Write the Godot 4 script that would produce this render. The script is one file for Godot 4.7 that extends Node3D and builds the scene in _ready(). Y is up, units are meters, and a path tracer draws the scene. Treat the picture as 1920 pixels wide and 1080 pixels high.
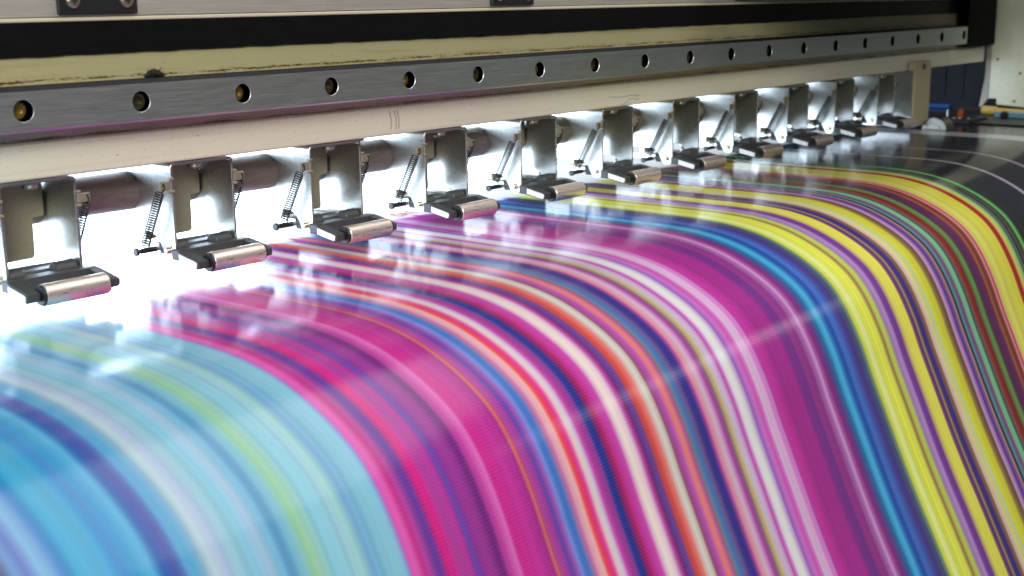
extends Node3D
# Wide-format printer: a striped banner runs from under the pinch rollers over the curved apron.
# x runs along the machine, y is up, z comes out towards the operator; the origin is the first bolt hole of the rail.

const PITCH := 0.0916          # distance between pinch roller units
const FIRST := -0.0066         # x of the first unit
const UNITS := 11
const MEDIA_Y := -0.092
const RAIL_END := 1.0885
# profile of the sheet: z, y
const PROFILE := [-0.34,-0.092, 0.085,-0.092, 0.105,-0.0925, 0.125,-0.0942, 0.148,-0.0992, 0.170,-0.1085, 0.185,-0.118, 0.1935,-0.1262, 0.2007,-0.136,
	0.2067,-0.1465, 0.2128,-0.159, 0.219,-0.174, 0.2295,-0.197, 0.242,-0.2245, 0.2546,-0.25, 0.2685,-0.277, 0.34,-0.42, 0.40,-0.54]
# print across the sheet: x in tenths of a millimetre, then the ink colour, gloss haze mixed in at the left
const INKS := [
	-1300,61,71,108, -1290,61,71,108, -1280,61,71,109, -1270,62,71,109, -1260,63,75,113, -1250,69,87,127, -1240,80,108,152, -1230,88,126,175, -1220,91,131,184,
	-1210,89,123,183, -1200,86,113,180, -1190,86,110,179, -1180,91,118,182, -1170,99,135,189, -1160,106,151,195, -1150,109,159,198, -1140,108,159,198, -1130,103,155,196,
	-1120,95,145,192, -1110,83,133,187, -1100,66,122,183, -1090,48,118,180, -1080,34,120,180, -1070,30,129,182, -1060,36,139,185, -1050,44,145,188, -1040,51,149,189,
	-1030,55,150,190, -1020,58,151,190, -1010,60,151,190, -1000,62,151,191, -990,63,151,191, -980,62,151,192, -970,61,150,192, -960,57,148,191, -950,50,142,189,
	-940,44,133,186, -930,44,126,183, -920,51,123,182, -910,56,125,183, -900,55,129,186, -890,51,134,188, -880,49,138,189, -870,52,141,190, -860,58,144,191,
	-850,67,149,192, -840,74,153,193, -830,74,152,192, -820,67,144,189, -810,55,127,181, -800,43,105,169, -790,38,86,157, -780,43,77,152, -770,52,75,151, -760,60,77,152,
	-750,65,81,154, -740,66,87,157, -730,67,102,166, -720,72,124,178, -710,81,144,189, -700,76,149,190, -690,79,152,191, -680,83,149,189, -670,92,148,187, -660,109,153,185,
	-650,130,165,186, -640,148,176,190, -630,157,181,193, -620,160,181,195, -610,159,179,196, -600,156,174,195, -590,151,168,195, -580,147,166,195, -570,143,168,195,
	-560,140,172,196, -550,139,175,195, -540,137,177,195, -530,134,177,195, -520,131,177,196, -510,127,176,196, -500,122,175,197, -490,117,174,197, -480,115,173,198,
	-470,116,172,198, -460,121,172,198, -450,128,172,198, -440,135,172,198, -430,140,172,198, -420,139,172,198, -410,131,171,198, -400,120,169,198, -390,112,167,198,
	-380,104,164,197, -370,97,158,194, -360,88,149,189, -350,81,140,183, -340,79,137,179, -330,87,145,181, -320,99,159,186, -310,107,167,191, -300,112,171,191,
	-290,116,173,186, -280,122,176,174, -270,127,179,159, -260,131,181,148, -250,132,181,147, -240,133,181,153, -230,134,180,161, -220,134,180,167, -210,132,179,173,
	-200,127,177,180, -190,120,175,188, -180,117,174,193, -170,117,175,194, -160,120,175,192, -150,121,176,192, -140,121,175,193, -130,122,175,194, -120,125,176,195,
	-110,129,177,195, -100,134,178,195, -90,138,180,194, -80,139,181,190, -70,137,181,186, -60,134,181,183, -50,130,177,183, -40,122,169,187, -30,113,160,191,
	-20,106,154,194, -10,105,156,195, 0,106,160,196, 10,105,163,195, 20,105,164,195, 30,109,167,196, 40,115,170,196, 50,118,172,196, 60,120,173,196, 70,120,174,196,
	107,119,174,196, 129,119,161,196, 141,136,117,181, 154,194,67,159, 175,206,88,166, 198,189,56,144, 210,179,38,129, 233,169,56,144, 257,124,50,144, 280,88,44,144,
	296,104,50,144, 312,174,23,124, 333,199,22,124, 353,194,22,129, 374,169,50,144, 407,159,50,144, 436,174,44,144, 457,114,50,149, 474,88,56,149, 491,124,38,134,
	526,144,44,139, 561,134,38,134, 588,104,23,114, 606,109,23,119, 628,179,56,149, 642,179,56,149, 669,199,83,166, 688,204,104,179, 704,189,31,134, 734,189,26,134,
	781,179,38,139, 829,169,38,139, 873,154,31,129, 890,199,114,83, 902,174,61,114, 922,159,56,149, 952,144,50,144, 972,83,56,149, 993,124,67,154, 1003,159,77,169,
	1016,109,104,189, 1028,124,129,204, 1039,83,124,199, 1059,56,104,184, 1075,67,109,184, 1096,144,104,154, 1112,189,104,149, 1133,209,154,174, 1165,212,159,159,
	1178,219,83,88, 1192,209,56,77, 1213,214,44,134, 1235,209,104,164, 1246,219,189,184, 1274,204,199,214, 1290,199,144,194, 1307,179,61,159, 1341,149,50,139,
	1364,124,50,139, 1378,31,44,134, 1404,23,44,134, 1427,114,22,104, 1457,169,22,98, 1480,179,44,144, 1528,184,61,154, 1546,199,144,189, 1565,219,199,199,
	1589,216,199,194, 1617,214,189,199, 1638,194,144,189, 1657,169,56,144, 1682,114,31,104, 1700,88,56,139, 1725,104,56,144, 1744,174,67,83, 1770,206,72,61,
	1795,216,104,104, 1814,214,124,119, 1833,204,184,179, 1865,202,200,196, 1885,189,174,154, 1898,144,72,114, 1924,149,67,144, 1957,184,83,169, 1970,209,114,124,
	1990,219,124,109, 2010,199,98,144, 2030,164,88,129, 2050,104,119,139, 2070,77,114,164, 2090,61,104,169, 2110,98,88,139, 2131,93,61,134, 2151,44,44,129, 2186,50,38,129,
	2214,154,61,144, 2235,209,124,159, 2256,216,154,169, 2284,206,174,199, 2319,189,124,184, 2341,159,61,144, 2370,129,88,129, 2384,164,149,104, 2402,184,159,104,
	2420,189,174,174, 2450,194,174,204, 2479,189,144,194, 2494,179,67,159, 2516,197,133,197, 2539,216,216,220, 2584,216,216,214, 2615,197,171,213, 2637,155,95,186,
	2676,197,111,192, 2707,192,78,171, 2731,202,111,192, 2754,213,181,213, 2794,213,171,213, 2826,208,122,192, 2850,192,133,197, 2866,181,54,155, 2923,176,41,144,
	2989,155,38,135, 3039,160,38,138, 3115,160,38,138, 3175,117,41,133, 3227,106,41,128, 3262,144,48,133, 3315,138,48,133, 3351,160,89,160, 3396,192,138,197,
	3432,155,78,149, 3459,133,34,122, 3491,100,48,122, 3524,78,72,138, 3551,34,100,155, 3589,54,155,208, 3626,78,171,216, 3654,41,122,186, 3692,26,72,160, 3749,66,106,186,
	3797,60,89,176, 3817,72,60,144, 3866,66,54,128, 3915,66,84,111, 3957,122,144,122, 3978,202,213,66, 4041,224,229,155, 4084,208,218,89, 4139,224,224,72, 4193,208,218,84,
	4238,155,111,78, 4260,186,197,78, 4299,181,197,95, 4328,165,128,181, 4385,171,133,197, 4419,122,60,149, 4466,111,54,144, 4501,197,176,111, 4549,220,216,84,
	4645,218,213,84, 4664,133,78,111, 4694,84,41,117, 4725,165,144,89, 4756,66,41,117, 4794,54,41,128, 4819,111,78,100, 4844,138,100,60, 4883,213,186,186, 4934,224,218,133,
	4980,186,202,155, 5013,213,213,66, 5093,213,208,54, 5147,133,111,66, 5188,111,66,60, 5223,192,155,192, 5257,155,111,176, 5285,84,41,144, 5320,122,84,133,
	5348,176,133,128, 5376,39,39,49, 5412,84,144,160, 5440,100,89,122, 5468,128,66,122, 5497,117,176,133, 5540,117,186,138, 5576,66,78,84, 5605,122,89,78, 5641,144,34,26,
	5685,111,22,34, 5729,95,122,66, 5766,100,149,72, 5818,78,41,66, 5877,84,26,89, 5930,100,34,72, 5968,155,91,56, 6006,122,54,48, 6029,111,41,41, 6054,155,89,72,
	6075,224,160,133, 6105,192,41,133, 6121,202,111,122, 6136,213,202,100, 6235,224,218,100, 6299,208,202,89, 6365,220,216,72, 6480,220,213,72, 6497,197,111,48,
	6507,165,34,29, 6559,155,22,26, 6579,197,133,66, 6596,229,197,89, 6637,171,208,117, 6690,122,155,89, 6706,34,44,49, 6726,111,144,165, 6747,29,34,39, 6796,84,78,54,
	6829,39,49,39, 6846,54,89,66, 6883,122,202,95, 6922,54,100,66, 6949,22,29,39, 7005,23,29,34, 7023,51,45,29, 7041,22,27,37, 7480,22,27,41, 7560,22,25,39,
	7575,155,146,157, 7625,171,160,171, 7650,22,27,41, 7900,22,22,37, 8200,22,22,33, 8250,22,22,31, 8270,133,124,135, 8330,155,146,157, 8360,22,22,31, 8600,31,25,35,
	8800,22,22,31, 9440,22,22,29, 9480,213,218,224, 9850,216,220,225]

var rng := RandomNumberGenerator.new()
var M := {}
var taken := {}

# ---------------------------------------------------------------- mesh building
class MB:
	var v := PackedVector3Array()
	var n := PackedVector3Array()
	var uv := PackedVector2Array()
	var uv2 := PackedVector2Array()
	func tri(a: Vector3, b: Vector3, c: Vector3) -> void:   # counter-clockwise seen from outside
		var m := (b - a).cross(c - a).normalized()
		for p in [a, c, b]:
			v.append(p)
			n.append(m)
	func quad(a: Vector3, b: Vector3, c: Vector3, d: Vector3) -> void:
		tri(a, b, c)
		tri(a, c, d)
	func squad(a: Vector3, b: Vector3, c: Vector3, d: Vector3, na: Vector3, nb: Vector3, nc: Vector3, nd: Vector3) -> void:
		var ps := [a, c, b, a, d, c]
		var ns := [na, nc, nb, na, nd, nc]
		for i in 6:
			v.append(ps[i])
			n.append(ns[i])
	func mesh() -> ArrayMesh:
		var arr := []
		arr.resize(Mesh.ARRAY_MAX)
		arr[Mesh.ARRAY_VERTEX] = v
		arr[Mesh.ARRAY_NORMAL] = n
		if uv.size() == v.size():
			arr[Mesh.ARRAY_TEX_UV] = uv
		if uv2.size() == v.size():
			arr[Mesh.ARRAY_TEX_UV2] = uv2
		var m := ArrayMesh.new()
		m.add_surface_from_arrays(Mesh.PRIMITIVE_TRIANGLES, arr)
		return m

func inset(p: PackedVector2Array, d: float) -> PackedVector2Array:
	var out := PackedVector2Array()
	var k := p.size()
	for i in k:
		var a := (p[i] - p[(i + k - 1) % k]).normalized()
		var b := (p[(i + 1) % k] - p[i]).normalized()
		var na := Vector2(-a.y, a.x)
		var nb := Vector2(-b.y, b.x)
		var m := (na + nb)
		var s := maxf(m.length_squared() / 2.0, 0.35)
		out.append(p[i] + m / s * d)
	return out

# a prism: polygon in the frame's x-y plane (made counter-clockwise), from w0 to w1 along its z, with chamfered rims
func extrude(b: MB, poly: PackedVector2Array, f: Transform3D, w0: float, w1: float, bevel := 0.0) -> void:
	var p := poly.duplicate()
	if Geometry2D.is_polygon_clockwise(p):
		p.reverse()
	var q := inset(p, bevel) if bevel > 0.0 else p
	var k := p.size()
	var at := func(c: Vector2, w: float) -> Vector3: return f * Vector3(c.x, c.y, w)
	for i in k:
		var j := (i + 1) % k
		b.quad(at.call(p[i], w0 + bevel), at.call(p[j], w0 + bevel), at.call(p[j], w1 - bevel), at.call(p[i], w1 - bevel))
		if bevel > 0.0:
			b.quad(at.call(p[i], w1 - bevel), at.call(p[j], w1 - bevel), at.call(q[j], w1), at.call(q[i], w1))
			b.quad(at.call(q[i], w0), at.call(q[j], w0), at.call(p[j], w0 + bevel), at.call(p[i], w0 + bevel))
	var t := Geometry2D.triangulate_polygon(q)
	for i in range(0, t.size(), 3):
		var x := q[t[i]]
		var y := q[t[i + 1]]
		var z := q[t[i + 2]]
		if (y - x).cross(z - x) < 0.0:
			var h := y
			y = z
			z = h
		b.tri(at.call(x, w1), at.call(y, w1), at.call(z, w1))
		b.tri(at.call(x, w0), at.call(z, w0), at.call(y, w0))

func zy(list: Array) -> PackedVector2Array:       # pairs z, y for a prism along x
	var p := PackedVector2Array()
	for i in range(0, list.size(), 2):
		p.append(Vector2(-list[i], list[i + 1]))
	return p

func xy(list: Array) -> PackedVector2Array:
	var p := PackedVector2Array()
	for i in range(0, list.size(), 2):
		p.append(Vector2(list[i], list[i + 1]))
	return p

func along_x() -> Transform3D:
	return Transform3D(Basis(Vector3(0, 0, -1), Vector3(0, 1, 0), Vector3(1, 0, 0)), Vector3.ZERO)

func prism_x(b: MB, list: Array, x0: float, x1: float, bevel := 0.0) -> void:
	extrude(b, zy(list), along_x(), x0, x1, bevel)

func prism_z(b: MB, list: Array, z0: float, z1: float, bevel := 0.0) -> void:
	extrude(b, xy(list), Transform3D.IDENTITY, z0, z1, bevel)

# a box whose twelve edges are chamfered
func box(b: MB, x0: float, x1: float, y0: float, y1: float, z0: float, z1: float, c := 0.0) -> void:
	if c <= 0.0:
		prism_x(b, [z0, y0, z1, y0, z1, y1, z0, y1], x0, x1)
	else:
		prism_x(b, [z0 + c, y0, z1 - c, y0, z1, y0 + c, z1, y1 - c, z1 - c, y1, z0 + c, y1, z0, y1 - c, z0, y0 + c], x0, x1, c)

# a turned shape about the axis from o along d; prof holds distance and radius pairs, sharp between its segments
func lathe(b: MB, o: Vector3, d: Vector3, prof: Array, seg := 24) -> void:
	d = d.normalized()
	var u := d.cross(Vector3.UP if absf(d.y) < 0.9 else Vector3.RIGHT).normalized()
	var w := d.cross(u)
	for k in range(0, prof.size() - 2, 2):
		var t0: float = prof[k]
		var r0: float = prof[k + 1]
		var t1: float = prof[k + 2]
		var r1: float = prof[k + 3]
		var slope := Vector2(t1 - t0, r1 - r0).normalized()
		for i in seg:
			var a0 := TAU * i / seg
			var a1 := TAU * (i + 1) / seg
			var e0 := u * cos(a0) + w * sin(a0)
			var e1 := u * cos(a1) + w * sin(a1)
			var n0 := e0 * slope.x - d * slope.y
			var n1 := e1 * slope.x - d * slope.y
			b.squad(o + d * t0 + e0 * r0, o + d * t0 + e1 * r0, o + d * t1 + e1 * r1, o + d * t1 + e0 * r1, n0, n1, n1, n0)

func sweep(b: MB, path: PackedVector3Array, r: float, sides := 5) -> void:
	var k := path.size()
	var rings := []
	var norms := []
	var side := Vector3.ZERO
	for i in k:
		var d := (path[mini(i + 1, k - 1)] - path[maxi(i - 1, 0)]).normalized()
		if side == Vector3.ZERO:
			side = d.cross(Vector3.UP if absf(d.y) < 0.9 else Vector3.RIGHT).normalized()
		side = (side - d * side.dot(d)).normalized()
		var up := d.cross(side)
		var ring := PackedVector3Array()
		var nn := PackedVector3Array()
		for j in sides:
			var a := TAU * j / sides
			var e := side * cos(a) + up * sin(a)
			ring.append(path[i] + e * r)
			nn.append(e)
		rings.append(ring)
		norms.append(nn)
	for i in k - 1:
		for j in sides:
			var l := (j + 1) % sides
			b.squad(rings[i][j], rings[i][l], rings[i + 1][l], rings[i + 1][j], norms[i][j], norms[i][l], norms[i + 1][l], norms[i + 1][j])

# ---------------------------------------------------------------- nodes
func put(called: String, b: MB, m: Material, parent: Node = self) -> MeshInstance3D:
	var o := MeshInstance3D.new()
	o.name = called
	o.mesh = b.mesh()
	o.material_override = m
	parent.add_child(o, true)
	return o

func thing(called: String, label: String, category: String, at := Vector3.ZERO, group := "", kind := "") -> Node3D:
	var o := Node3D.new()
	o.name = called
	o.position = at
	add_child(o, true)
	tag(o, label, category, group, kind)
	return o

func tag(o: Node, label: String, category := "", group := "", kind := "") -> void:
	o.set_meta("label", label)
	if category: o.set_meta("category", category)
	if group: o.set_meta("group", group)
	if kind: o.set_meta("kind", kind)

# ---------------------------------------------------------------- materials
func srgb(r: float, g: float, b: float) -> Color:
	return Color(r / 255.0, g / 255.0, b / 255.0)

func plain(called: String, c: Color, rough: float, metal := 0.0) -> StandardMaterial3D:
	var m := StandardMaterial3D.new()
	m.resource_name = called
	m.albedo_color = c
	m.roughness = rough
	m.metallic = metal
	M[called] = m
	return m

func noise_image(w: int, h: int, fx: float, fy: float, seed_: int, octaves := 4) -> Image:
	var f := FastNoiseLite.new()
	f.seed = seed_
	f.noise_type = FastNoiseLite.TYPE_SIMPLEX_SMOOTH
	f.frequency = 1.0
	f.fractal_octaves = octaves
	var data := PackedByteArray()
	data.resize(w * h)
	# wrapped on a torus so that it tiles
	for y in h:
		var b := TAU * y / h
		for x in w:
			var a := TAU * x / w
			var v := f.get_noise_3d(cos(a) * fx + 7.0 * sin(b) * fy * 0.13, sin(a) * fx + cos(b) * fy, sin(b) * fy)
			data[y * w + x] = clampi(int(128.0 + v * 170.0), 0, 255)
	return Image.create_from_data(w, h, false, Image.FORMAT_L8, data)

func ramped(im: Image, lo: Color, hi: Color) -> ImageTexture:
	var out := Image.create(im.get_width(), im.get_height(), false, Image.FORMAT_RGB8)
	for y in im.get_height():
		for x in im.get_width():
			out.set_pixel(x, y, lo.lerp(hi, im.get_pixel(x, y).r))
	return ImageTexture.create_from_image(out)

func spotted(im: Image, lo: float, hi: float) -> Image:
	for y in im.get_height():
		for x in im.get_width():
			var v := smoothstep(lo, hi, im.get_pixel(x, y).r)
			im.set_pixel(x, y, Color(v, v, v))
	return im

func triplanar(m: StandardMaterial3D, sx: float, sy: float, sz: float, world := false) -> void:
	m.uv1_triplanar = true
	m.uv1_world_triplanar = world
	m.uv1_scale = Vector3(sx, sy, sz)
	m.uv1_triplanar_sharpness = 4.0

func weave_gloss() -> ImageTexture:      # thread crowns are smoother than the gaps between them
	var s := 64
	var im := Image.create(s, s, false, Image.FORMAT_RGB8)
	for y in s:
		for x in s:
			var h := maxf(absf(sin(PI * x / 16.0)), absf(sin(PI * y / 16.0)))
			var r := lerpf(0.22, 0.09, h)
			im.set_pixel(x, y, Color(r, r, r))
	return ImageTexture.create_from_image(im)

func weave_show() -> ImageTexture:       # the ink lies thinner in the gaps between the threads
	var s := 64
	var im := Image.create(s, s, false, Image.FORMAT_RGB8)
	for y in s:
		for x in s:
			var g := maxf(pow(1.0 - absf(sin(PI * x / 16.0)), 2.0), pow(1.0 - absf(sin(PI * y / 16.0)), 2.0))
			var r := 1.0 - 0.035 * g
			im.set_pixel(x, y, Color(r, r, r))
	return ImageTexture.create_from_image(im)

func weave_normals() -> ImageTexture:
	var s := 64
	var im := Image.create(s, s, false, Image.FORMAT_L8)
	for y in s:
		for x in s:
			var u := x / 16.0
			var w := y / 16.0
			var over := (int(u) + int(w)) % 2 == 0
			var hu := absf(sin(PI * w)) * (0.6 + (0.4 if over else -0.2) * absf(sin(PI * u)))
			var hw := absf(sin(PI * u)) * (0.6 + (-0.2 if over else 0.4) * absf(sin(PI * w)))
			im.set_pixel(x, y, Color.from_hsv(0, 0, clampf(maxf(hu, hw), 0, 1)))
	im.convert(Image.FORMAT_RGBA8)
	im.bump_map_to_normal_map(3.0)
	return ImageTexture.create_from_image(im)

const PRINT_X0 := -0.14
const PRINT_X1 := 1.0
const PRINT_BACK := 0.284      # how far along the sheet, from its rear edge, the print begins
var sheet_length := 1.0

func print_image() -> Image:
	var w := 2048
	var h := 256
	var row := PackedColorArray()
	var fine := FastNoiseLite.new()
	fine.seed = 4
	fine.frequency = 0.21
	fine.fractal_octaves = 3
	var k := 0
	for x in w:
		var at := (PRINT_X0 + (PRINT_X1 - PRINT_X0) * (x + 0.5) / w) * 10000.0
		while k < INKS.size() / 4 - 2 and INKS[(k + 1) * 4] <= at:
			k += 1
		var i := k * 4
		var t := clampf((at - INKS[i]) / float(INKS[i + 4] - INKS[i]), 0.0, 1.0)
		t = t * t * (3.0 - 2.0 * t)
		var c := srgb(INKS[i + 1], INKS[i + 2], INKS[i + 3]).lerp(srgb(INKS[i + 5], INKS[i + 6], INKS[i + 7]), t)
		var streak := 1.0 + 0.08 * fine.get_noise_1d(x * 1.0)
		row.append(Color(c.r * streak, c.g * streak, c.b * streak))
	var soft := row.duplicate()
	for x in range(1, w - 1):
		soft[x] = row[x] * 0.4 + (row[x - 1] + row[x + 1]) * 0.3
	row = soft
	var slow := FastNoiseLite.new()
	slow.seed = 9
	slow.frequency = 0.02
	var data := PackedByteArray()
	data.resize(w * h * 3)
	for y in h:
		var along := (y + 0.5) / h * sheet_length
		for x in w:
			var c := row[x]
			var ragged := PRINT_BACK + 0.006 * fine.get_noise_1d(x * 0.35 + 900.0)
			var p := clampf((along - ragged) / 0.006, 0.0, 1.0)
			var s := 1.0 + 0.05 * slow.get_noise_2d(x * 1.6, y * 0.5)
			var r := lerpf(0.93, c.r * s, p)
			var g := lerpf(0.935, c.g * s, p)
			var b := lerpf(0.93, c.b * s, p)
			var o := (y * w + x) * 3
			data[o] = clampi(int(r * 255.0), 0, 255)
			data[o + 1] = clampi(int(g * 255.0), 0, 255)
			data[o + 2] = clampi(int(b * 255.0), 0, 255)
	return Image.create_from_data(w, h, false, Image.FORMAT_RGB8, data)

# paint of the beam's front: cream enamel with grease along the rail, painted-in shade and grit beside it, scratches and an ink scrawl
const BEAM_X0 := -0.36
const BEAM_X1 := 1.2
const BEAM_Y0 := -0.036
const BEAM_Y1 := 0.028
func beam_image() -> Image:
	var w := 2048
	var h := 256
	var f := FastNoiseLite.new()
	f.seed = 21
	f.frequency = 0.03
	f.fractal_octaves = 5
	var g := FastNoiseLite.new()
	g.seed = 5
	g.frequency = 0.6
	var base := srgb(220, 216, 194)
	var data := PackedByteArray()
	data.resize(w * h * 3)
	for y in h:
		var py := BEAM_Y1 + (BEAM_Y0 - BEAM_Y1) * (y + 0.5) / h
		for x in w:
			var px := BEAM_X0 + (BEAM_X1 - BEAM_X0) * (x + 0.5) / w
			var c := base
			var m := f.get_noise_2d(x * 0.25, y * 3.0) * 0.012 + g.get_noise_2d(x * 0.5, y * 2.0) * 0.02
			c = Color(c.r + m, c.g + m, c.b + m * 1.1)
			# yellowed film with shade painted in, and brown crumbs above the rail
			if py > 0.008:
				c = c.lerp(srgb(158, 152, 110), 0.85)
				var near := exp(-absf(py - 0.0112) / 0.0009)
				var n := f.get_noise_2d(x * 0.9, y * 4.0) * 0.6 + g.get_noise_2d(x * 0.35, y * 1.3) * 0.7
				var k := smoothstep(0.05, 0.5, n + near * 0.55 - 0.22) * smoothstep(0.0, 0.6, near)
				c = c.lerp(srgb(70, 48, 18), k * 0.9)
				var stain := smoothstep(0.22, 0.4, f.get_noise_2d(x * 0.16 + 333.0, y * 1.1))
				c = c.lerp(srgb(150, 132, 78), stain * 0.3)
			elif py > -0.0165:
				# the strip under the rail: shade and bounce tint painted in, gritty lower rim
				c = c.lerp(srgb(178, 160, 140), 0.55)
				var rim := exp(-absf(py + 0.0145) / 0.0007)
				var n2 := f.get_noise_2d(x * 0.7 + 50.0, y * 4.0) * 0.7 + g.get_noise_2d(x * 0.4, y) * 0.5
				c = c.lerp(srgb(66, 48, 30), clampf(rim * smoothstep(-0.05, 0.4, n2 + 0.05), 0, 1) * 0.8)
			else:
				var speck := g.get_noise_2d(x * 0.9 + 77.0, y * 0.9)
				if speck > 0.68:
					c = c.lerp(srgb(90, 72, 50), 0.55)
				var smear := smoothstep(0.25, 0.5, f.get_noise_2d(x * 0.12 + 800.0, y * 1.4))
				c = c.lerp(srgb(176, 160, 132), smear * 0.12)
			var o := (y * w + x) * 3
			data[o] = clampi(int(c.r * 255.0), 0, 255)
			data[o + 1] = clampi(int(c.g * 255.0), 0, 255)
			data[o + 2] = clampi(int(c.b * 255.0), 0, 255)
	var im := Image.create_from_data(w, h, false, Image.FORMAT_RGB8, data)
	var dab := func(px: float, py: float, c: Color, r: int, a: float) -> void:
		var cx := int((px - BEAM_X0) / (BEAM_X1 - BEAM_X0) * w)
		var cy := int((BEAM_Y1 - py) / (BEAM_Y1 - BEAM_Y0) * h)
		for dy in range(-r * 3, r * 3 + 1):
			for dx in range(-r, r + 1):
				var qx := cx + dx
				var qy := cy + dy
				if qx >= 0 and qx < w and qy >= 0 and qy < h:
					im.set_pixel(qx, qy, im.get_pixel(qx, qy).lerp(c, a))
	# ink scrawl near the seventh unit
	for i in 90:
		var t := i / 89.0
		dab.call(lerpf(0.458, 0.496, t), -0.0246 - 0.0007 * sin(t * 5.0) - 0.002 * t * t, srgb(50, 60, 110), 0, 0.75)
		if t > 0.4:
			dab.call(0.496 - 0.022 * (t - 0.4) / 0.6, -0.0272 - 0.0032 * (t - 0.4) / 0.6 + 0.0012 * sin(t * 11.0), srgb(70, 70, 120), 0, 0.6)
	for i in 12:
		dab.call(0.4925 + 0.0008 * cos(i), -0.0262 + 0.0008 * sin(i * 1.7), srgb(45, 52, 105), 0, 0.35)
	for i in 60:
		var t := i / 59.0
		dab.call(0.440 + 0.045 * t, -0.0312 + 0.0006 * sin(t * 9.0), srgb(150, 105, 95), 0, 0.35)
	# fine vertical scratches between the fourth and fifth units
	for s in [0.2385, 0.2425, 0.2448]:
		for i in 70:
			var t := i / 69.0
			dab.call(s + 0.0012 * sin(t * 2.6), lerpf(-0.0185, -0.0295, t), srgb(120, 112, 98), 0, 0.55)
	# crumbs of dried ink and dust, scattered
	var grit := RandomNumberGenerator.new()
	grit.seed = 303
	for i in 420:
		var gx := grit.randf_range(-0.05, 1.1)
		var gy := -0.0158 - 0.016 * pow(grit.randf(), 1.6)
		dab.call(gx, gy, srgb(120, 100, 74), 0, grit.randf_range(0.15, 0.6))
	for i in 260:
		var gx := grit.randf_range(-0.05, 1.1)
		dab.call(gx, 0.0105 + 0.006 * pow(grit.randf(), 2.5), srgb(80, 60, 26), 0, grit.randf_range(0.2, 0.7))
	# a few single specks
	for p in [[0.018, -0.0162], [0.102, -0.0205], [0.2115, -0.022], [0.31, -0.0195], [0.055, -0.0255], [0.39, -0.028]]:
		dab.call(p[0], p[1], srgb(45, 35, 25), 0, 0.8)
		dab.call(p[0] + 0.0004, p[1] - 0.0002, srgb(60, 48, 34), 0, 0.5)
	return im

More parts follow.
